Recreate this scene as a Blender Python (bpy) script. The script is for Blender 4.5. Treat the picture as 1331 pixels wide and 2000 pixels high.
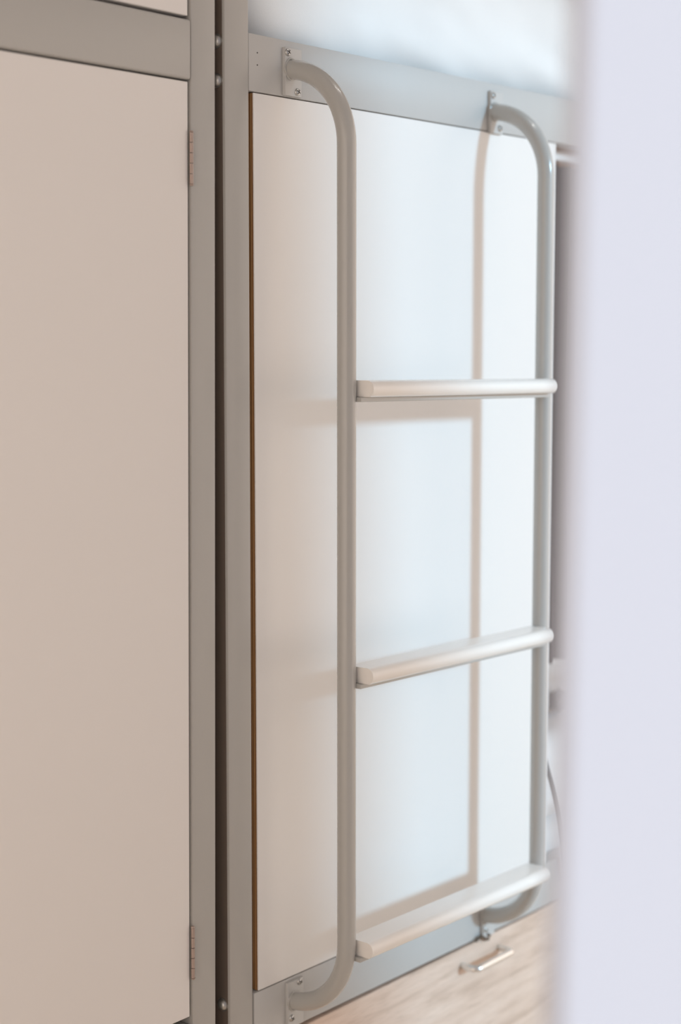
import bpy, bmesh, math, random
from mathutils import Vector, Matrix, noise

random.seed(4)
for o in list(bpy.data.objects):
    bpy.data.objects.remove(o, do_unlink=True)
scn = bpy.context.scene
C = scn.collection
PI = math.pi

# ------------------------------------------------------------------ camera, light, exposure
H = 1.27                                   # eye height; all z below are given relative to it
YAW, PITCH, ROLL, FPX = 0.87055, 0.104555, 0.0002, 3193.26
cam_d = bpy.data.cameras.new('camera')
cam = bpy.data.objects.new('camera', cam_d)
C.objects.link(cam)
cam.location = (0, -1.4, H)
cam.rotation_euler = (PI/2 - PITCH, ROLL, -YAW)
cam_d.sensor_fit = 'VERTICAL'
cam_d.sensor_height = 36.0
cam_d.lens = FPX*36/2000
cam_d.clip_start = 0.02
cam_d.dof.use_dof = True
cam_d.dof.focus_distance = 2.02
cam_d.dof.aperture_fstop = 2.4
scn.camera = cam

w = bpy.data.worlds.new('world')
scn.world = w
w.use_nodes = True
bg = w.node_tree.nodes['Background']
bg.inputs['Color'].default_value = (1.0, 0.845, 0.735, 1)
bg.inputs['Strength'].default_value = 1.60

sd = bpy.data.lights.new('daylight', 'SUN')
sd.energy = 2.05
sd.angle = math.radians(6.2)
sd.color = (0.45, 0.77, 1.0)
sun = bpy.data.objects.new('daylight', sd)
C.objects.link(sun)
SUN_DIR = Vector((-0.33, 1.0, -0.30))
sun.rotation_euler = SUN_DIR.to_track_quat('-Z', 'Y').to_euler()
sun.location = (3, -4, 3)

vs = scn.view_settings
scn.display_settings.display_device = 'sRGB'
vs.view_transform = 'Standard'
vs.look = 'None'
vs.exposure = 0.0
vs.gamma = 1.0
vs.use_curve_mapping = False

# ------------------------------------------------------------------ helpers
def at(x, y, Y):
    """photo pixel (1331x2000) -> point on the vertical plane at depth Y (z relative to the eye)"""
    fw = Vector((math.sin(YAW)*math.cos(PITCH), math.cos(YAW)*math.cos(PITCH), -math.sin(PITCH)))
    rt = Vector((math.cos(YAW), -math.sin(YAW), 0))
    up = rt.cross(fw)
    d = fw + rt*((x-665.5)/FPX) - up*((y-1000)/FPX)
    t = (Y+1.4)/d.y
    return Vector((d.x*t, Y, d.z*t))

def mat(name, col, rough=0.5, metal=0.0, coat=0.0, bump=0.0, bscale=400.0, var=0.0, vscale=3.0, spec=0.5):
    m = bpy.data.materials.new(name)
    m.use_nodes = True
    nt = m.node_tree
    b = nt.nodes['Principled BSDF']
    b.inputs['Base Color'].default_value = (*col, 1)
    b.inputs['Roughness'].default_value = rough
    b.inputs['Metallic'].default_value = metal
    b.inputs['Coat Weight'].default_value = coat
    b.inputs['Coat Roughness'].default_value = 0.12
    b.inputs['Specular IOR Level'].default_value = spec
    tc = nt.nodes.new('ShaderNodeTexCoord')
    if var:
        n = nt.nodes.new('ShaderNodeTexNoise')
        n.inputs['Scale'].default_value = vscale
        n.inputs['Detail'].default_value = 4
        nt.links.new(tc.outputs['Object'], n.inputs['Vector'])
        r = nt.nodes.new('ShaderNodeValToRGB')
        r.color_ramp.elements[0].position = 0.3
        r.color_ramp.elements[1].position = 0.7
        r.color_ramp.elements[0].color = (*[c*(1-var) for c in col], 1)
        r.color_ramp.elements[1].color = (*[min(1, c*(1+var)) for c in col], 1)
        nt.links.new(n.outputs['Fac'], r.inputs['Fac'])
        nt.links.new(r.outputs['Color'], b.inputs['Base Color'])
    if bump:
        n = nt.nodes.new('ShaderNodeTexNoise')
        n.inputs['Scale'].default_value = bscale
        n.inputs['Detail'].default_value = 2
        nt.links.new(tc.outputs['Object'], n.inputs['Vector'])
        bp = nt.nodes.new('ShaderNodeBump')
        bp.inputs['Strength'].default_value = bump
        bp.inputs['Distance'].default_value = 0.001
        nt.links.new(n.outputs['Fac'], bp.inputs['Height'])
        nt.links.new(bp.outputs['Normal'], b.inputs['Normal'])
    return m

def wood_mat():
    m = bpy.data.materials.new('pale_oak')
    m.use_nodes = True
    nt = m.node_tree
    b = nt.nodes['Principled BSDF']
    b.inputs['Roughness'].default_value = 0.5
    tc = nt.nodes.new('ShaderNodeTexCoord')
    mp = nt.nodes.new('ShaderNodeMapping')
    mp.inputs['Scale'].default_value = (2.6, 1, 24)
    nt.links.new(tc.outputs['Object'], mp.inputs['Vector'])
    n = nt.nodes.new('ShaderNodeTexNoise')
    n.inputs['Scale'].default_value = 2.4
    n.inputs['Detail'].default_value = 7
    n.inputs['Distortion'].default_value = 0.7
    nt.links.new(mp.outputs['Vector'], n.inputs['Vector'])
    r = nt.nodes.new('ShaderNodeValToRGB')
    e = r.color_ramp.elements
    e[0].position = 0.28
    e[0].color = (0.55, 0.415, 0.33, 1)
    e[1].position = 0.72
    e[1].color = (0.77, 0.625, 0.53, 1)
    k = e.new(0.47)
    k.color = (0.70, 0.55, 0.455, 1)
    nt.links.new(n.outputs['Fac'], r.inputs['Fac'])
    # fine pores
    mp2 = nt.nodes.new('ShaderNodeMapping')
    mp2.inputs['Scale'].default_value = (9, 1, 260)
    nt.links.new(tc.outputs['Object'], mp2.inputs['Vector'])
    n2 = nt.nodes.new('ShaderNodeTexNoise')
    n2.inputs['Scale'].default_value = 3
    n2.inputs['Detail'].default_value = 3
    nt.links.new(mp2.outputs['Vector'], n2.inputs['Vector'])
    r2 = nt.nodes.new('ShaderNodeValToRGB')
    r2.color_ramp.elements[0].position = 0.33
    r2.color_ramp.elements[0].color = (0.80, 0.78, 0.76, 1)
    r2.color_ramp.elements[1].position = 0.5
    r2.color_ramp.elements[1].color = (1, 1, 1, 1)
    nt.links.new(n2.outputs['Fac'], r2.inputs['Fac'])
    # a few small knots
    mp3 = nt.nodes.new('ShaderNodeMapping')
    mp3.inputs['Scale'].default_value = (4.5, 1, 14)
    mp3.inputs['Location'].default_value = (0.31, 0, 0.42)
    nt.links.new(tc.outputs['Object'], mp3.inputs['Vector'])
    vo = nt.nodes.new('ShaderNodeTexVoronoi')
    vo.inputs['Scale'].default_value = 1.0
    nt.links.new(mp3.outputs['Vector'], vo.inputs['Vector'])
    r3 = nt.nodes.new('ShaderNodeValToRGB')
    r3.color_ramp.elements[0].position = 0.03
    r3.color_ramp.elements[0].color = (0.5, 0.42, 0.36, 1)
    r3.color_ramp.elements[1].position = 0.16
    r3.color_ramp.elements[1].color = (1, 1, 1, 1)
    nt.links.new(vo.outputs['Distance'], r3.inputs['Fac'])
    x1 = nt.nodes.new('ShaderNodeMixRGB'); x1.blend_type = 'MULTIPLY'; x1.inputs[0].default_value = 0.8
    x2 = nt.nodes.new('ShaderNodeMixRGB'); x2.blend_type = 'MULTIPLY'; x2.inputs[0].default_value = 0.7
    nt.links.new(r.outputs['Color'], x1.inputs[1]); nt.links.new(r2.outputs['Color'], x1.inputs[2])
    nt.links.new(x1.outputs['Color'], x2.inputs[1]); nt.links.new(r3.outputs['Color'], x2.inputs[2])
    nt.links.new(x2.outputs['Color'], b.inputs['Base Color'])
    return m

def ply_mat():
    """plywood edge: thin brown layers across the thickness (y)"""
    m = bpy.data.materials.new('plywood_edge')
    m.use_nodes = True
    nt = m.node_tree
    b = nt.nodes['Principled BSDF']
    b.inputs['Roughness'].default_value = 0.8
    tc = nt.nodes.new('ShaderNodeTexCoord')
    wv = nt.nodes.new('ShaderNodeTexWave')
    wv.bands_direction = 'Y'
    wv.inputs['Scale'].default_value = 90
    wv.inputs['Distortion'].default_value = 0.6
    nt.links.new(tc.outputs['Object'], wv.inputs['Vector'])
    r = nt.nodes.new('ShaderNodeValToRGB')
    r.color_ramp.elements[0].color = (0.22, 0.10, 0.035, 1)
    r.color_ramp.elements[1].color = (0.55, 0.32, 0.14, 1)
    nt.links.new(wv.outputs['Fac'], r.inputs['Fac'])
    nt.links.new(r.outputs['Color'], b.inputs['Base Color'])
    return m

M = dict(
    panel=mat('white_laminate', (0.80, 0.80, 0.795), 0.32, bump=0.02, bscale=700),
    locker=mat('cream_laminate', (0.77, 0.75, 0.735), 0.42, bump=0.02, bscale=700),
    frame=mat('taupe_paint', (0.43, 0.425, 0.41), 0.36, bump=0.10, bscale=900, var=0.02),
    bedrail=mat('light_grey_paint', (0.52, 0.525, 0.52), 0.34, bump=0.10, bscale=900, var=0.02),
    rail=mat('cream_grey_gloss_paint', (0.465, 0.465, 0.45), 0.22, coat=0.35, bump=0.05, bscale=160),
    rung=mat('white_gloss_paint', (0.90, 0.885, 0.86), 0.26, coat=0.3, bump=0.04, bscale=120),
    zinc=mat('zinc_steel', (0.52, 0.52, 0.51), 0.33, metal=0.9),
    chrome=mat('brushed_steel', (0.80, 0.80, 0.79), 0.3, metal=1.0),
    dark=mat('screw_recess', (0.03, 0.028, 0.025), 0.6),
    hinge=mat('copper_toned_hinge', (0.42, 0.33, 0.29), 0.38, metal=0.35),
    sheet=mat('white_cotton', (0.82, 0.825, 0.825), 0.9, bump=0.15, bscale=900),
    duvet=mat('bright_white_cotton', (0.93, 0.93, 0.93), 0.9, bump=0.15, bscale=900),
    wood=wood_mat(), ply=ply_mat(),
    wall=mat('white_wall_paint', (0.505, 0.545, 0.645), 0.75, bump=0.05, bscale=300),
    ceil=mat('ceiling_paint', (0.52, 0.51, 0.50), 0.9, bump=0.05, bscale=200),
    floor=mat('pale_vinyl_floor', (0.85, 0.73, 0.60), 0.5, var=0.08, vscale=8),
    curtain=mat('dark_plum_cloth', (0.026, 0.014, 0.012), 0.95, bump=0.2, bscale=600),
    track=mat('white_plastic', (0.82, 0.83, 0.84), 0.4),
    black=mat('black_plastic', (0.018, 0.018, 0.02), 0.4),
    cord=mat('grey_rubber', (0.10, 0.115, 0.125), 0.5),
    strip=mat('gap_shade_brown', (0.15, 0.12, 0.10), 0.55),  # shade of the slot put into the colour
    dark_curl=mat('dark_curl_brown', (0.10, 0.075, 0.055), 0.45, metal=0.5),
    lamp=mat('lamp_housing', (0.8, 0.8, 0.8), 0.5),
    void=mat('locker_inside', (0.16, 0.13, 0.11), 0.8),
)

def link(name, me, material, parent=None):
    o = bpy.data.objects.new(name, me)
    C.objects.link(o)
    if material:
        me.materials.append(material)
    if parent:
        o.parent = parent
    return o

def obj(name, bm, material, parent=None, smooth=False, label=None):
    bmesh.ops.recalc_face_normals(bm, faces=bm.faces)
    me = bpy.data.meshes.new(name)
    bm.to_mesh(me)
    bm.free()
    if smooth:
        for p in me.polygons:
            p.use_smooth = True
        try:
            me.set_sharp_from_angle(angle=math.radians(40))
        except Exception:
            pass
    o = link(name, me, material, parent)
    if label:
        o['label'] = label
    return o

def box(bm, x0, x1, y0, y1, z0, z1, bev=0.0, seg=2):
    """z relative to the eye"""
    t = bmesh.new()
    bmesh.ops.create_cube(t, size=1)
    for v in t.verts:
        v.co = Vector((x0+(v.co.x+.5)*(x1-x0), y0+(v.co.y+.5)*(y1-y0), H+z0+(v.co.z+.5)*(z1-z0)))
    if bev:
        bmesh.ops.bevel(t, geom=t.edges[:], offset=bev, segments=seg, affect='EDGES', profile=0.5)
    me = bpy.data.meshes.new('tmp')
    t.to_mesh(me); t.free()
    bm.from_mesh(me)
    bpy.data.meshes.remove(me)
    return bm

def lean(bm, k, z0=0.35):
    """out-of-plumb lean along x"""
    for v in bm.verts:
        v.co.x += k*(v.co.z-H-z0)
    return bm

def tube(bm, pts, r, n=24, cap=True, closed=False):
    pts = [Vector(p) for p in pts]
    N = len(pts)
    rings = []
    prev = None
    for i, p in enumerate(pts):
        a = pts[(i-1) % N] if (closed or i > 0) else pts[i]
        b = pts[(i+1) % N] if (closed or i < N-1) else pts[i]
        t = (b-a).normalized()
        if prev is None:
            ref = Vector((1, 0, 0)) if abs(t.x) < 0.8 else Vector((0, 0, 1))
            u = (ref-t*ref.dot(t)).normalized()
        else:
            u = (prev-t*prev.dot(t)).normalized()
        prev = u
        v = t.cross(u)
        rr = r[i] if isinstance(r, (list, tuple)) else r
        rings.append([bm.verts.new(p+u*(rr*math.cos(2*PI*k/n))+v*(rr*math.sin(2*PI*k/n))) for k in range(n)])
    for i in range(N if closed else N-1):
        A, B = rings[i], rings[(i+1) % N]
        for k in range(n):
            bm.faces.new((A[k], A[(k+1) % n], B[(k+1) % n], B[k]))
    if cap and not closed:
        bm.faces.new(rings[0][::-1])
        bm.faces.new(rings[-1])
    return bm

def lathe(bm, center, axis, prof, n=16):
    """profile of (along axis, radius)"""
    axis = Vector(axis).normalized()
    ref = Vector((0, 0, 1)) if abs(axis.z) < 0.8 else Vector((1, 0, 0))
    u = (ref-axis*ref.dot(axis)).normalized()
    v = axis.cross(u)
    c = Vector(center)
    rings = []
    for a, r in prof:
        if r < 1e-6:
            rings.append([bm.verts.new(c+axis*a)])
        else:
            rings.append([bm.verts.new(c+axis*a+u*(r*math.cos(2*PI*k/n))+v*(r*math.sin(2*PI*k/n))) for k in range(n)])
    for A, B in zip(rings, rings[1:]):
        for k in range(n):
            if len(A) == 1 and len(B) == 1:
                continue
            if len(A) == 1:
                bm.faces.new((A[0], B[k], B[(k+1) % n]))
            elif len(B) == 1:
                bm.faces.new((A[k], A[(k+1) % n], B[0]))
            else:
                bm.faces.new((A[k], A[(k+1) % n], B[(k+1) % n], B[k]))
    if len(rings[0]) > 1:
        bm.faces.new(rings[0][::-1])
    if len(rings[-1]) > 1:
        bm.faces.new(rings[-1])
    return bm

def prism_x(bm, prof, x0, x1):
    """closed (y, z) outline swept along x"""
    A = [bm.verts.new((x0, y, z)) for y, z in prof]
    B = [bm.verts.new((x1, y, z)) for y, z in prof]
    n = len(prof)
    for i in range(n):
        bm.faces.new((A[i], A[(i+1) % n], B[(i+1) % n], B[i]))
    bm.faces.new(A[::-1]); bm.faces.new(B)
    return bm

def thing(name, label, cat, loc):
    o = bpy.data.objects.new(name, None)
    C.objects.link(o)
    o.empty_display_size = 0.05
    o.location = loc
    o['label'] = label
    o['category'] = cat
    return o

def settle(root):
    """meshes are written in world coordinates: move them into the root's frame"""
    bpy.context.view_layer.update()
    for c in root.children:
        c.location = -root.location

def tag(o, label, cat, group=None):
    o['label'] = label
    o['category'] = cat
    if group:
        o['group'] = group
    return o

def struct(name, bm, m, label, parent=None):
    o = obj(name, bm, m, parent)
    o['kind'] = 'structure'
    o['label'] = label
    return o

# ------------------------------------------------------------------ the setting
FL = -H                                    # floor level relative to the eye
struct('floor', box(bmesh.new(), -2.4, 5.0, -3.15, 1.06, FL-0.05, FL), M['floor'], 'plain floor below the bunk and locker')
struct('wall_back', box(bmesh.new(), -2.4, 5.0, 0.98, 1.06, FL, 1.50), M['ceil'], 'white wall behind the bunk bed')
struct('ceiling', box(bmesh.new(), -2.4, 5.0, -2.95, 1.06, 1.50, 1.56), M['ceil'], 'white ceiling above the bunk bed')

# partition close to the camera; its left edge is the blurred edge in the photo
def partition():
    bm = bmesh.new()
    c = at(1092, 760, 0)                    # direction of the edge
    d = (Vector((c.x, 0, c.z))-Vector((0, -1.4, 0)))
    k = 0.735/(math.sin(YAW)*d.x+math.cos(YAW)*d.y)
    P = Vector((d.x*k, -1.4+d.y*k, 0))
    E_ = Vector((2.415, -2.2, 0))
    t = (E_-P).normalized()
    nrm = Vector((t.y, -t.x, 0))            # towards the camera side
    if nrm.dot(Vector((0, -1.4, 0))-P) < 0:
        nrm = -nrm
    th = 0.012
    vs_ = []
    for z in (FL, 1.50):
        sh = t*(-0.011*(z+0.05))*-1.0
        el = t*(-0.08*(z-0.45))
        ring = [P+sh, E_+el, E_+el+nrm*th, P+sh+nrm*th*0.999+t*0.004]
        # the visible face lies on the camera side
        vs_.append([bm.verts.new((q.x, q.y, z+H)) for q in ring])
    A, B = vs_
    for i in range(4):
        bm.faces.new((A[i], A[(i+1) % 4], B[(i+1) % 4], B[i]))
    bm.faces.new(A[::-1]); bm.faces.new(B)
    return bm
struct('wall_right', partition(), M['wall'], 'plain pale lavender-white wall edge close to the camera, far out of focus')

# ------------------------------------------------------------------ locker on the left
LK = 0.0108
loc = thing('locker', 'tall cream-doored locker in a taupe steel frame, left of the bunk bed', 'locker', (1.41, 0.0, 0))
post_y0, post_y1 = 0.0, 0.040
def L(bm): return lean(bm, LK)
x_pl, x_pr = 1.3890, 1.4300
obj('post', L(box(bmesh.new(), x_pl, x_pr, post_y0, post_y1, FL, 0.98, 0.0022)), M['frame'], loc, True)
for z0, z1 in ((0.3045, 0.3735), (-0.915, -0.846), (0.905, 0.975)):
    obj('cross_rail', L(box(bmesh.new(), 0.52, x_pl-0.0006, post_y0-0.0015, post_y1-0.002, z0, z1, 0.0035, 3)), M['frame'], loc, True)
obj('post', L(box(bmesh.new(), 0.479, 0.5194, post_y0, post_y1, FL, 0.98, 0.0022)), M['frame'], loc, True)
# carcass behind the doors
bm = bmesh.new()
box(bm, 0.49, 0.505, 0.042, 0.56, FL+0.3, 0.97)
box(bm, 1.405, 1.418, 0.046, 0.56, FL+0.3, 0.97)
box(bm, 0.505, 1.405, 0.545, 0.56, FL+0.3, 0.97)
box(bm, 0.505, 1.405, 0.046, 0.545, FL+0.3, FL+0.315)
box(bm, 0.505, 1.405, 0.046, 0.545, 0.33, 0.345)
box(bm, 0.505, 1.405, 0.046, 0.545, 0.955, 0.97)
obj('carcass', L(bm), M['void'], loc)
door = obj('door', L(box(bmesh.new(), 0.526, 1.3851, 0.0012, 0.019, -0.8345, 0.3022, 0.0008, 1)), M['locker'], loc, True,
           'large flat cream door')
obj('door', L(box(bmesh.new(), 0.526, 1.3851, 0.0012, 0.019, 0.3775, 0.902, 0.0008, 1)), M['locker'], loc, True)
obj('door', L(box(bmesh.new(), 0.526, 1.3851, 0.0012, 0.019, FL+0.02, -0.919, 0.0008, 1)), M['locker'], loc, True)
for zt, zb in ((0.2440, 0.1835), (-0.7205, -0.7850)):
    bm = bmesh.new()
    n = 5
    for k in range(n):                      # knuckles of the butt hinge
        a = zb+(zt-zb)*k/n+0.0004
        b = zb+(zt-zb)*(k+1)/n-0.0004
        xx = 1.3876+LK*((a+b)/2-0.35)
        lathe(bm, (xx, -0.0018, H+a), (0, 0, 1), [(0, 0.0024), (b-a, 0.0024)], 12)
    xx = 1.3876+LK*((zt+zb)/2-0.35)
    lathe(bm, (xx, -0.0018, H+zt), (0, 0, 1), [(0, 0.0027), (0.0016, 0.0022), (0.0022, 0)], 12)
    lathe(bm, (xx, -0.0018, H+zb), (0, 0, -1), [(0, 0.0027), (0.0016, 0.0022), (0.0022, 0)], 12)
    h = obj('hinge', bm, M['hinge'], door, True)
    h['label'] = 'small copper-toned butt hinge'

# ------------------------------------------------------------------ bunk bed frame
bed = thing('bunk_bed', 'taupe steel bunk bed frame with a white end panel, behind the ladder', 'bunk bed', (2.4, 0.45, 0))
XP0, XP1 = 1.4455, 1.4880
obj('post', lean(box(bmesh.new(), XP0, XP1, 0.0, 0.040, FL, 0.95, 0.0022), 0.0022), M['frame'], bed, True)
obj('post', box(bmesh.new(), 3.45, 3.49, 0.0, 0.040, FL, 0.95, 0.0022), M['frame'], bed, True)
obj('post', box(bmesh.new(), XP0, XP1, 0.90, 0.94, FL, 0.95, 0.0022), M['frame'], bed, True)
obj('post', box(bmesh.new(), 3.45, 3.49, 0.90, 0.94, FL, 0.95, 0.0022), M['frame'], bed, True)
up_rail = obj('side_rail', box(bmesh.new(), XP1+0.0003, 3.4497, 0.0008, 0.030, 0.3035, 0.3730, 0.0015), M['bedrail'], bed, True)
lo_rail = obj('side_rail', box(bmesh.new(), XP1+0.0003, 3.4497, 0.0008, 0.030, -0.9114, -0.8415, 0.0015), M['bedrail'], bed, True)
obj('side_rail', box(bmesh.new(), XP1+0.0003, 3.4497, 0.910, 0.938, 0.3035, 0.3730, 0.0015), M['bedrail'], bed, True)
obj('side_rail', box(bmesh.new(), XP1+0.0003, 3.4497, 0.910, 0.938, -0.9114, -0.8415, 0.0015), M['bedrail'], bed, True)
for z in (0.3035, -0.9114):                  # boards that carry the mattresses
    obj('bed_base', box(bmesh.new(), XP1+0.004, 3.44, 0.0305, 0.909, z+0.012, z+0.030), M['ply'], bed)
# end panel: white faces over a plywood core whose raw edge shows in the slot beside the post
pan = obj('panel', box(bmesh.new(), 1.4965, 2.1800, 0.0006, 0.0028, -0.8400, 0.3022, 0.0005, 1), M['panel'], bed, False,
          'flat white laminate end panel')
core = box(bmesh.new(), 1.4962, 2.1792, 0.0028, 0.0176, -0.8399, 0.3021)
obj('plywood_core', core, M['ply'], pan, False, 'raw brown plywood edge')
obj('edge_band', box(bmesh.new(), 2.1793, 2.1802, 0.0028, 0.0176, -0.8399, 0.3021), M['panel'], pan)
# added dark strip on the post's side paints in the shade of the slot
obj('gap_shade', lean(box(bmesh.new(), XP0-0.0008, XP0+0.0004, 0.0040, 0.039, FL+0.01, 0.94), 0.0022), M['strip'], bed, False, 'dark strip painting in the shade of the slot')
# bolts in the slot between the two frames
for z in (0.3580, 0.3115, -0.8445):
    bm = bmesh.new()
    xb = XP0+0.0022*(z-0.35)
    lathe(bm, (xb-0.0002, 0.0125, H+z), (-1, 0, 0),
          [(0, 0.0088), (0.0012, 0.0088), (0.0013, 0.0074), (0.0030, 0.0070), (0.0052, 0.0052), (0.0062, 0.0028), (0.0064, 0)], 20)
    obj('bolt', bm, M['zinc'], bed, True)
# small nicks on the upper rail: empty screw holes
for x, z in ((503, 103), (503, 127)):
    p = at(x, z, 0.0008)
    bm = bmesh.new()
    lathe(bm, (p.x, 0.0011, H+p.z), (0, -1, 0), [(0, 0.0011), (0.0005, 0.0010), (0.0006, 0)], 8)
    obj('plug_hole', bm, M['dark'], up_rail, True)

# drawer under the bed
DY = 0.0
dbm = box(bmesh.new(), 1.4905, 2.448, DY, DY+0.018, FL+0.03, -0.9150, 0.0008, 1)
for v in dbm.verts:                          # its top edge runs very slightly out of level
    if v.co.z > H-1.0:
        v.co.z += -0.0024+0.0046*min(1.0, (v.co.x-1.4905)/0.55)
dr = obj('drawer', dbm, M['wood'], bed, False, 'pale oak drawer front')
bm = bmesh.new()
box(bm, 1.51, 2.43, DY+0.0185, 0.70, FL+0.04, FL+0.05)
box(bm, 1.51, 1.522, DY+0.0185, 0.70, FL+0.05, -0.96)
box(bm, 2.418, 2.43, DY+0.0185, 0.70, FL+0.05, -0.96)
box(bm, 1.522, 2.418, 0.688, 0.70, FL+0.05, -0.96)
obj('drawer_box', bm, M['void'], dr)
obj('drawer', box(bmesh.new(), 2.452, 3.447, DY, DY+0.018, FL+0.03, -0.9150, 0.0008, 1), M['wood'], bed)
# bow handle, 96 mm between feet
a = at(903, 1888, DY); b = at(975, 1849, DY)
hx0, hx1, hz = a.x, b.x, (a.z+b.z)/2+H
HP = 0.026
pts = []
rb = 0.010
pts.append((hx0, DY-0.0005, hz))
pts.append((hx0, DY-0.004, hz))
for k in range(9):
    t = k/8*PI/2
    pts.append((hx0+rb-rb*math.cos(t), DY-HP+rb-rb*math.sin(t), hz))
for k in range(9):
    t = k/8*PI/2
    pts.append((hx1-rb+rb*math.sin(t), DY-HP+rb-rb*math.cos(t), hz))
pts.append((hx1, DY-0.004, hz))
pts.append((hx1, DY-0.0005, hz))
bm = tube(bmesh.new(), pts, 0.0054, 18)
obj('handle', bm, M['chrome'], dr, True, 'brushed steel bow handle')

cp = [Vector(at(x, y, DY-0.004)) for x, y in ((930, 1838), (936, 1831), (943, 1829), (948, 1835), (954, 1834), (957, 1827), (951, 1824))]  # thin dark curl below the lower right mounting plate
obj('dark_curl', tube(bmesh.new(), [(p.x, p.y, p.z+H) for p in cp], 0.0024, 8), M['dark_curl'], dr, True, 'small dark curl below the mounting plate')

# ------------------------------------------------------------------ ladder
lad = thing('ladder', 'cream-grey tubular steel ladder with three white rungs screwed to the bunk rails', 'ladder', (1.783, -0.0943, 0))
XL, XR, YR, TR = 1.5612, 2.0054, -0.0943, 0.0121
def tilt(x): return -0.0125*(x-1.783)
ZT, ZB, RB = 0.3345, -0.8753, 0.0985
for X in (XL, XR):
    zt, zb = ZT+tilt(X)+H, ZB+tilt(X)+H
    t0 = math.asin((YR+RB+0.0046)/RB)
    pts = []
    for k in range(0, 17):
        t = t0+k/16*(PI/2-t0)
        pts.append((X, YR+RB-RB*math.sin(t), zt-RB+RB*math.cos(t)))
    for k in range(1, 8):
        pts.append((X, YR, zt-RB+(zb+RB-zt+RB)*k/8))
    for k in range(0, 17):
        t = k/16*(PI/2-t0)
        pts.append((X, YR+RB-RB*math.cos(t), zb+RB-RB*math.sin(t)))
    rl = obj('side_rail', tube(bmesh.new(), pts, TR, 32), M['rail'], lad, True)
    for z, s in ((zt, 1), (zb, -1)):
        # weld bead round the tube where it meets the plate
        bm = bmesh.new()
        ring = []
        for k in range(28):
            a = 2*PI*k/28
            rr = TR+0.0006+0.0006*math.sin(5*a+X*7)
            ring.append((X+rr*math.cos(a), -0.0052, z+rr*math.sin(a)))
        tube(bm, ring, [0.0009+0.0007*random.random() for _ in range(28)], 8, closed=True)
        obj('weld_bead', bm, M['rail'], rl, True)

def plate(x0, z0, z1, screws):
    pl = obj('mounting_plate', box(bmesh.new(), x0, x0+0.0315, -0.0046, 0.0007, z0, z1, 0.0006, 1), M['bedrail'], lad, True)
    for sx, sz in screws:
        bm = bmesh.new()
        p = Vector((sx, -0.0044, H+sz))
        lathe(bm, p, (0, -1, 0), [(0, 0.0048), (0.0008, 0.0048), (0.0020, 0.0040), (0.0028, 0.0024), (0.0030, 0)], 18)
        sc = obj('screw', bm, M['zinc'], pl, True)
        bm = bmesh.new()
        for ang in (0.5, 0.5+PI/2):            # cross recess
            t = bmesh.new()
            box(t, -0.0028, 0.0028, -0.0003, 0.0003, -0.00055-H, 0.00055-H)
            for v in t.verts:
                v.co = Matrix.Rotation(ang, 3, 'Y') @ v.co + p + Vector((0, -0.0029, 0))
            me = bpy.data.meshes.new('tmp'); t.to_mesh(me); t.free(); bm.from_mesh(me); bpy.data.meshes.remove(me)
        # joined into the plate's dark recesses
        me = bpy.data.meshes.new('screw')
        bm.to_mesh(me); bm.free()
        m0 = sc.data
        m0.materials.append(M['dark'])
        b2 = bmesh.new(); b2.from_mesh(m0)
        nf = len(b2.faces)
        b2.from_mesh(me)
        b2.faces.ensure_lookup_table()
        for f in b2.faces[nf:]:
            f.material_index = 1
        b2.to_mesh(m0); b2.free()
        bpy.data.meshes.remove(me)
    return pl
def spx(x, y):
    p = at(x, y, -0.006)
    return (p.x, p.z)
plate(1.5490, 0.3045, 0.3635, [spx(564, 102), spx(583, 180)])
plate(1.9955, 0.3005, 0.3612, [spx(965.4, 186.3), spx(978.4, 251)])
plate(1.5480, -0.9080, -0.8450, [spx(587, 1917), spx(571.4, 1989)])
plate(1.9945, -0.9120, -0.8500, [spx(950, 1816), (2.0150, -0.8590)])

# rungs: white bull-nosed treads on a steel strip
def rung(ztop):
    yb, yf, th = -0.0850, -0.1275, 0.0205
    prof = [(yb, -th), (yb, -0.0012), (yb-0.0012, 0)]
    r = 0.0105
    for k in range(0, 9):
        t = k/8*PI/2
        prof.append((yf+r-r*math.sin(t), -r+r*math.cos(t)))
    prof += [(yf+0.0006, -0.0145), (yf+0.0035, -0.0185), (yf+0.0062, -th)]
    bm = prism_x(bmesh.new(), [(y, H+ztop+z) for y, z in prof], XL+TR+0.0006, XR-TR-0.0006)
    for v in bm.verts:
        v.co.z += tilt(v.co.x)
    rg = obj('rung', bm, M['rung'], lad, True)
    bm = box(bmesh.new(), XL+TR*0.55, XR-TR*0.55, -0.112, -0.0875, ztop-th-0.0062, ztop-th-0.0002, 0.0008, 1)
    for v in bm.verts:
        v.co.z += tilt(v.co.x)
    obj('support_strip', bm, M['rail'], rg)
    return rg
for z in (-0.0520, -0.4140, -0.7720):
    rung(z)

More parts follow.
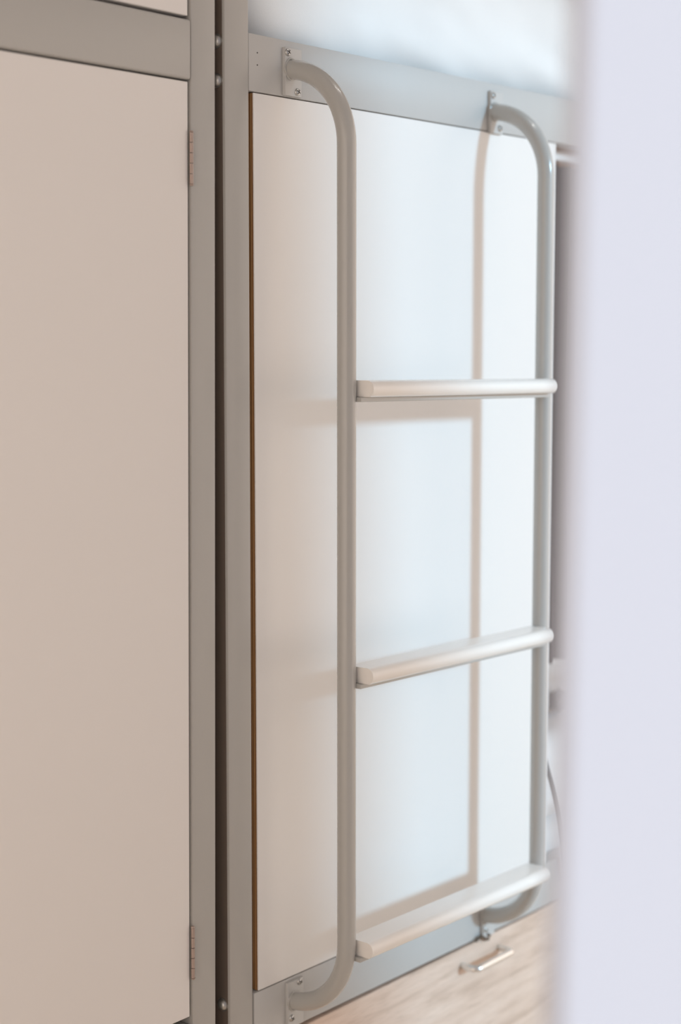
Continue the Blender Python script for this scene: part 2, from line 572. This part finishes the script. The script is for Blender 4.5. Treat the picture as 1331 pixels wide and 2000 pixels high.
# ------------------------------------------------------------------ bedding and things on the bunks
def soft_slab(x0, x1, y0, y1, z0, z1, r, nx, ny, nz, amp, scale, seed, sag=0.0):
    """rounded, softly wrinkled cushion/mattress body"""
    bm = bmesh.new()
    bmesh.ops.create_cube(bm, size=2)
    bmesh.ops.subdivide_edges(bm, edges=[e for e in bm.edges if abs(e.verts[0].co.x-e.verts[1].co.x) > 1], cuts=nx, use_grid_fill=True)
    bmesh.ops.subdivide_edges(bm, edges=[e for e in bm.edges if abs(e.verts[0].co.y-e.verts[1].co.y) > 1], cuts=ny, use_grid_fill=True)
    bmesh.ops.subdivide_edges(bm, edges=[e for e in bm.edges if abs(e.verts[0].co.z-e.verts[1].co.z) > 1], cuts=nz, use_grid_fill=True)
    lo = Vector((x0, y0, z0)); hi = Vector((x1, y1, z1))
    c = (lo+hi)/2; h = (hi-lo)/2
    inner = h-Vector((r, r, r))
    for v in bm.verts:
        p = Vector((v.co.x*h.x, v.co.y*h.y, v.co.z*h.z))
        q = Vector((max(-inner.x, min(inner.x, p.x)), max(-inner.y, min(inner.y, p.y)), max(-inner.z, min(inner.z, p.z))))
        d = p-q
        if d.length > 1e-6:
            p = q+d.normalized()*min(r, d.length) if d.length > r else p
        n = d.normalized() if d.length > 1e-6 else Vector((0, 0, 1))
        s = Vector((p.x*scale, p.y*scale, p.z*scale*2.2+p.x*scale*0.5))+Vector((seed, seed*2, 0))
        p += n*(amp*noise.noise(s)+amp*0.5*noise.noise(s*2.3))
        p.z -= sag*(p.x/h.x)**2*h.z if p.z > 0 else 0
        v.co = c+p+Vector((0, 0, H))
    return bm

tag(obj('mattress', soft_slab(1.502, 3.44, 0.044, 0.905, 0.334, 0.580, 0.092, 90, 24, 18, 0.010, 5.0, 1.3), M['sheet'], None, True),
    'white sheeted mattress on the upper bunk, above the ladder', 'mattress')
tag(obj('mattress', soft_slab(1.505, 3.44, 0.036, 0.905, -0.881, -0.800, 0.03, 60, 20, 10, 0.004, 6.0, 7.7), M['sheet'], None, True),
    'thin white mattress on the lower bunk, right of the end panel', 'mattress')
dz = at(1090, 1392, 0.12).z
tag(obj('folded_duvet', soft_slab(2.03, 2.66, 0.024, 0.46, -0.792, dz, 0.045, 40, 24, 20, 0.006, 9.0, 3.1, 0.05), M['duvet'], None, True),
    'bright white folded duvet on the lower bunk beside the end panel', 'duvet')

# curtain track and curtain in the lower bunk opening
tk = at(1100, 308, 0.045)
tag(obj('curtain_track', box(bmesh.new(), 2.186, 3.44, 0.036, 0.054, tk.z-0.007, tk.z+0.0075, 0.002), M['track'], None, True),
    'white curtain track under the upper bunk rail', 'curtain track')
bm = bmesh.new()
z_top = tk.z-0.0085
z_bot = at(1095, 1290, 0.06).z
cols, rows = 90, 24
vv = []
for i in range(cols+1):
    u = i/cols
    row = []
    for j in range(rows+1):
        t = j/rows
        x = 2.196+0.42*u+0.004*math.sin(t*5+u*9)
        y = 0.074+0.020*math.sin(u*2*PI*9+0.6)*(0.75+0.25*t)+0.004*noise.noise(Vector((u*6, t*3, 1)))
        z = z_top+(z_bot-z_top)*t
        row.append((x, y, z))
    vv.append(row)
for off in (0.0, 0.0018):
    g = [[bm.verts.new((x, y+off, H+z)) for x, y, z in row] for row in vv]
    for i in range(cols):
        for j in range(rows):
            bm.faces.new((g[i][j], g[i+1][j], g[i+1][j+1], g[i][j+1]))
tag(obj('curtain', bm, M['curtain'], None, True), 'dark plum curtain drawn behind the edge of the white end panel', 'curtain')

# ceiling lamp above the ladder (out of the frame)
lamp = thing('ceiling_lamp', 'slim white ceiling lamp above the bunk bed, out of frame', 'lamp', (2.05, -0.50, H+1.5))
obj('housing', box(bmesh.new(), 1.70, 2.40, -0.54, -0.46, 1.468, 1.4995, 0.004), M['lamp'], lamp, True)
dm = bpy.data.materials.new('lit_diffuser'); dm.use_nodes = True
db = dm.node_tree.nodes['Principled BSDF']
db.inputs['Emission Color'].default_value = (1.0, 0.95, 0.90, 1)
db.inputs['Emission Strength'].default_value = 18
bm = tube(bmesh.new(), [(1.72, -0.50, H+1.462), (2.38, -0.50, H+1.462)], 0.022, 20)
obj('diffuser', bm, dm, lamp, True)

# charger with looped lead on the pillow
pc = at(1090, 1366, 0.12)
ch = thing('phone_charger', 'small black plug adapter with a looped lead on the white duvet', 'charger', (pc.x, pc.y, H+pc.z))
bm = box(bmesh.new(), pc.x-0.004, pc.x+0.030, 0.105, 0.135, pc.z-0.019, pc.z+0.012, 0.004)
obj('plug_body', bm, M['black'], ch, True)
bm = bmesh.new()
for dz, rr in ((0.010, 0.010), (-0.008, 0.008)):
    tube(bm, [(pc.x-0.009+rr*math.cos(2*PI*k/20), 0.108, H+pc.z+dz+rr*math.sin(2*PI*k/20)) for k in range(20)], 0.0026, 8, closed=True)
obj('lead', bm, M['black'], ch, True)

# grey cable hanging over the bed edge
cp = [(1066, 1480), (1071, 1500), (1080, 1530), (1089, 1565), (1097, 1605), (1103, 1650), (1107, 1690), (1111, 1722)]
P = [at(x, y, 0.012-0.020*min(1, i/3)) for i, (x, y) in enumerate(cp)]
P = [Vector((p.x, p.y, p.z+H)) for p in P]
fine = []
for i in range(len(P)-1):
    p0, p1, p2, p3 = P[max(0, i-1)], P[i], P[i+1], P[min(len(P)-1, i+2)]
    for k in range(6):
        t = k/6
        fine.append(0.5*((2*p1)+(p2-p0)*t+(2*p0-5*p1+4*p2-p3)*t*t+(3*p1-p0-3*p2+p3)*t**3))
fine.append(P[-1])
tag(obj('cable', tube(bmesh.new(), fine, 0.0042, 10), M['cord'], None, True), 'thin grey cable hanging beside the white duvet', 'cable')

for r_ in (loc, bed, lad, ch, lamp):
    settle(r_)
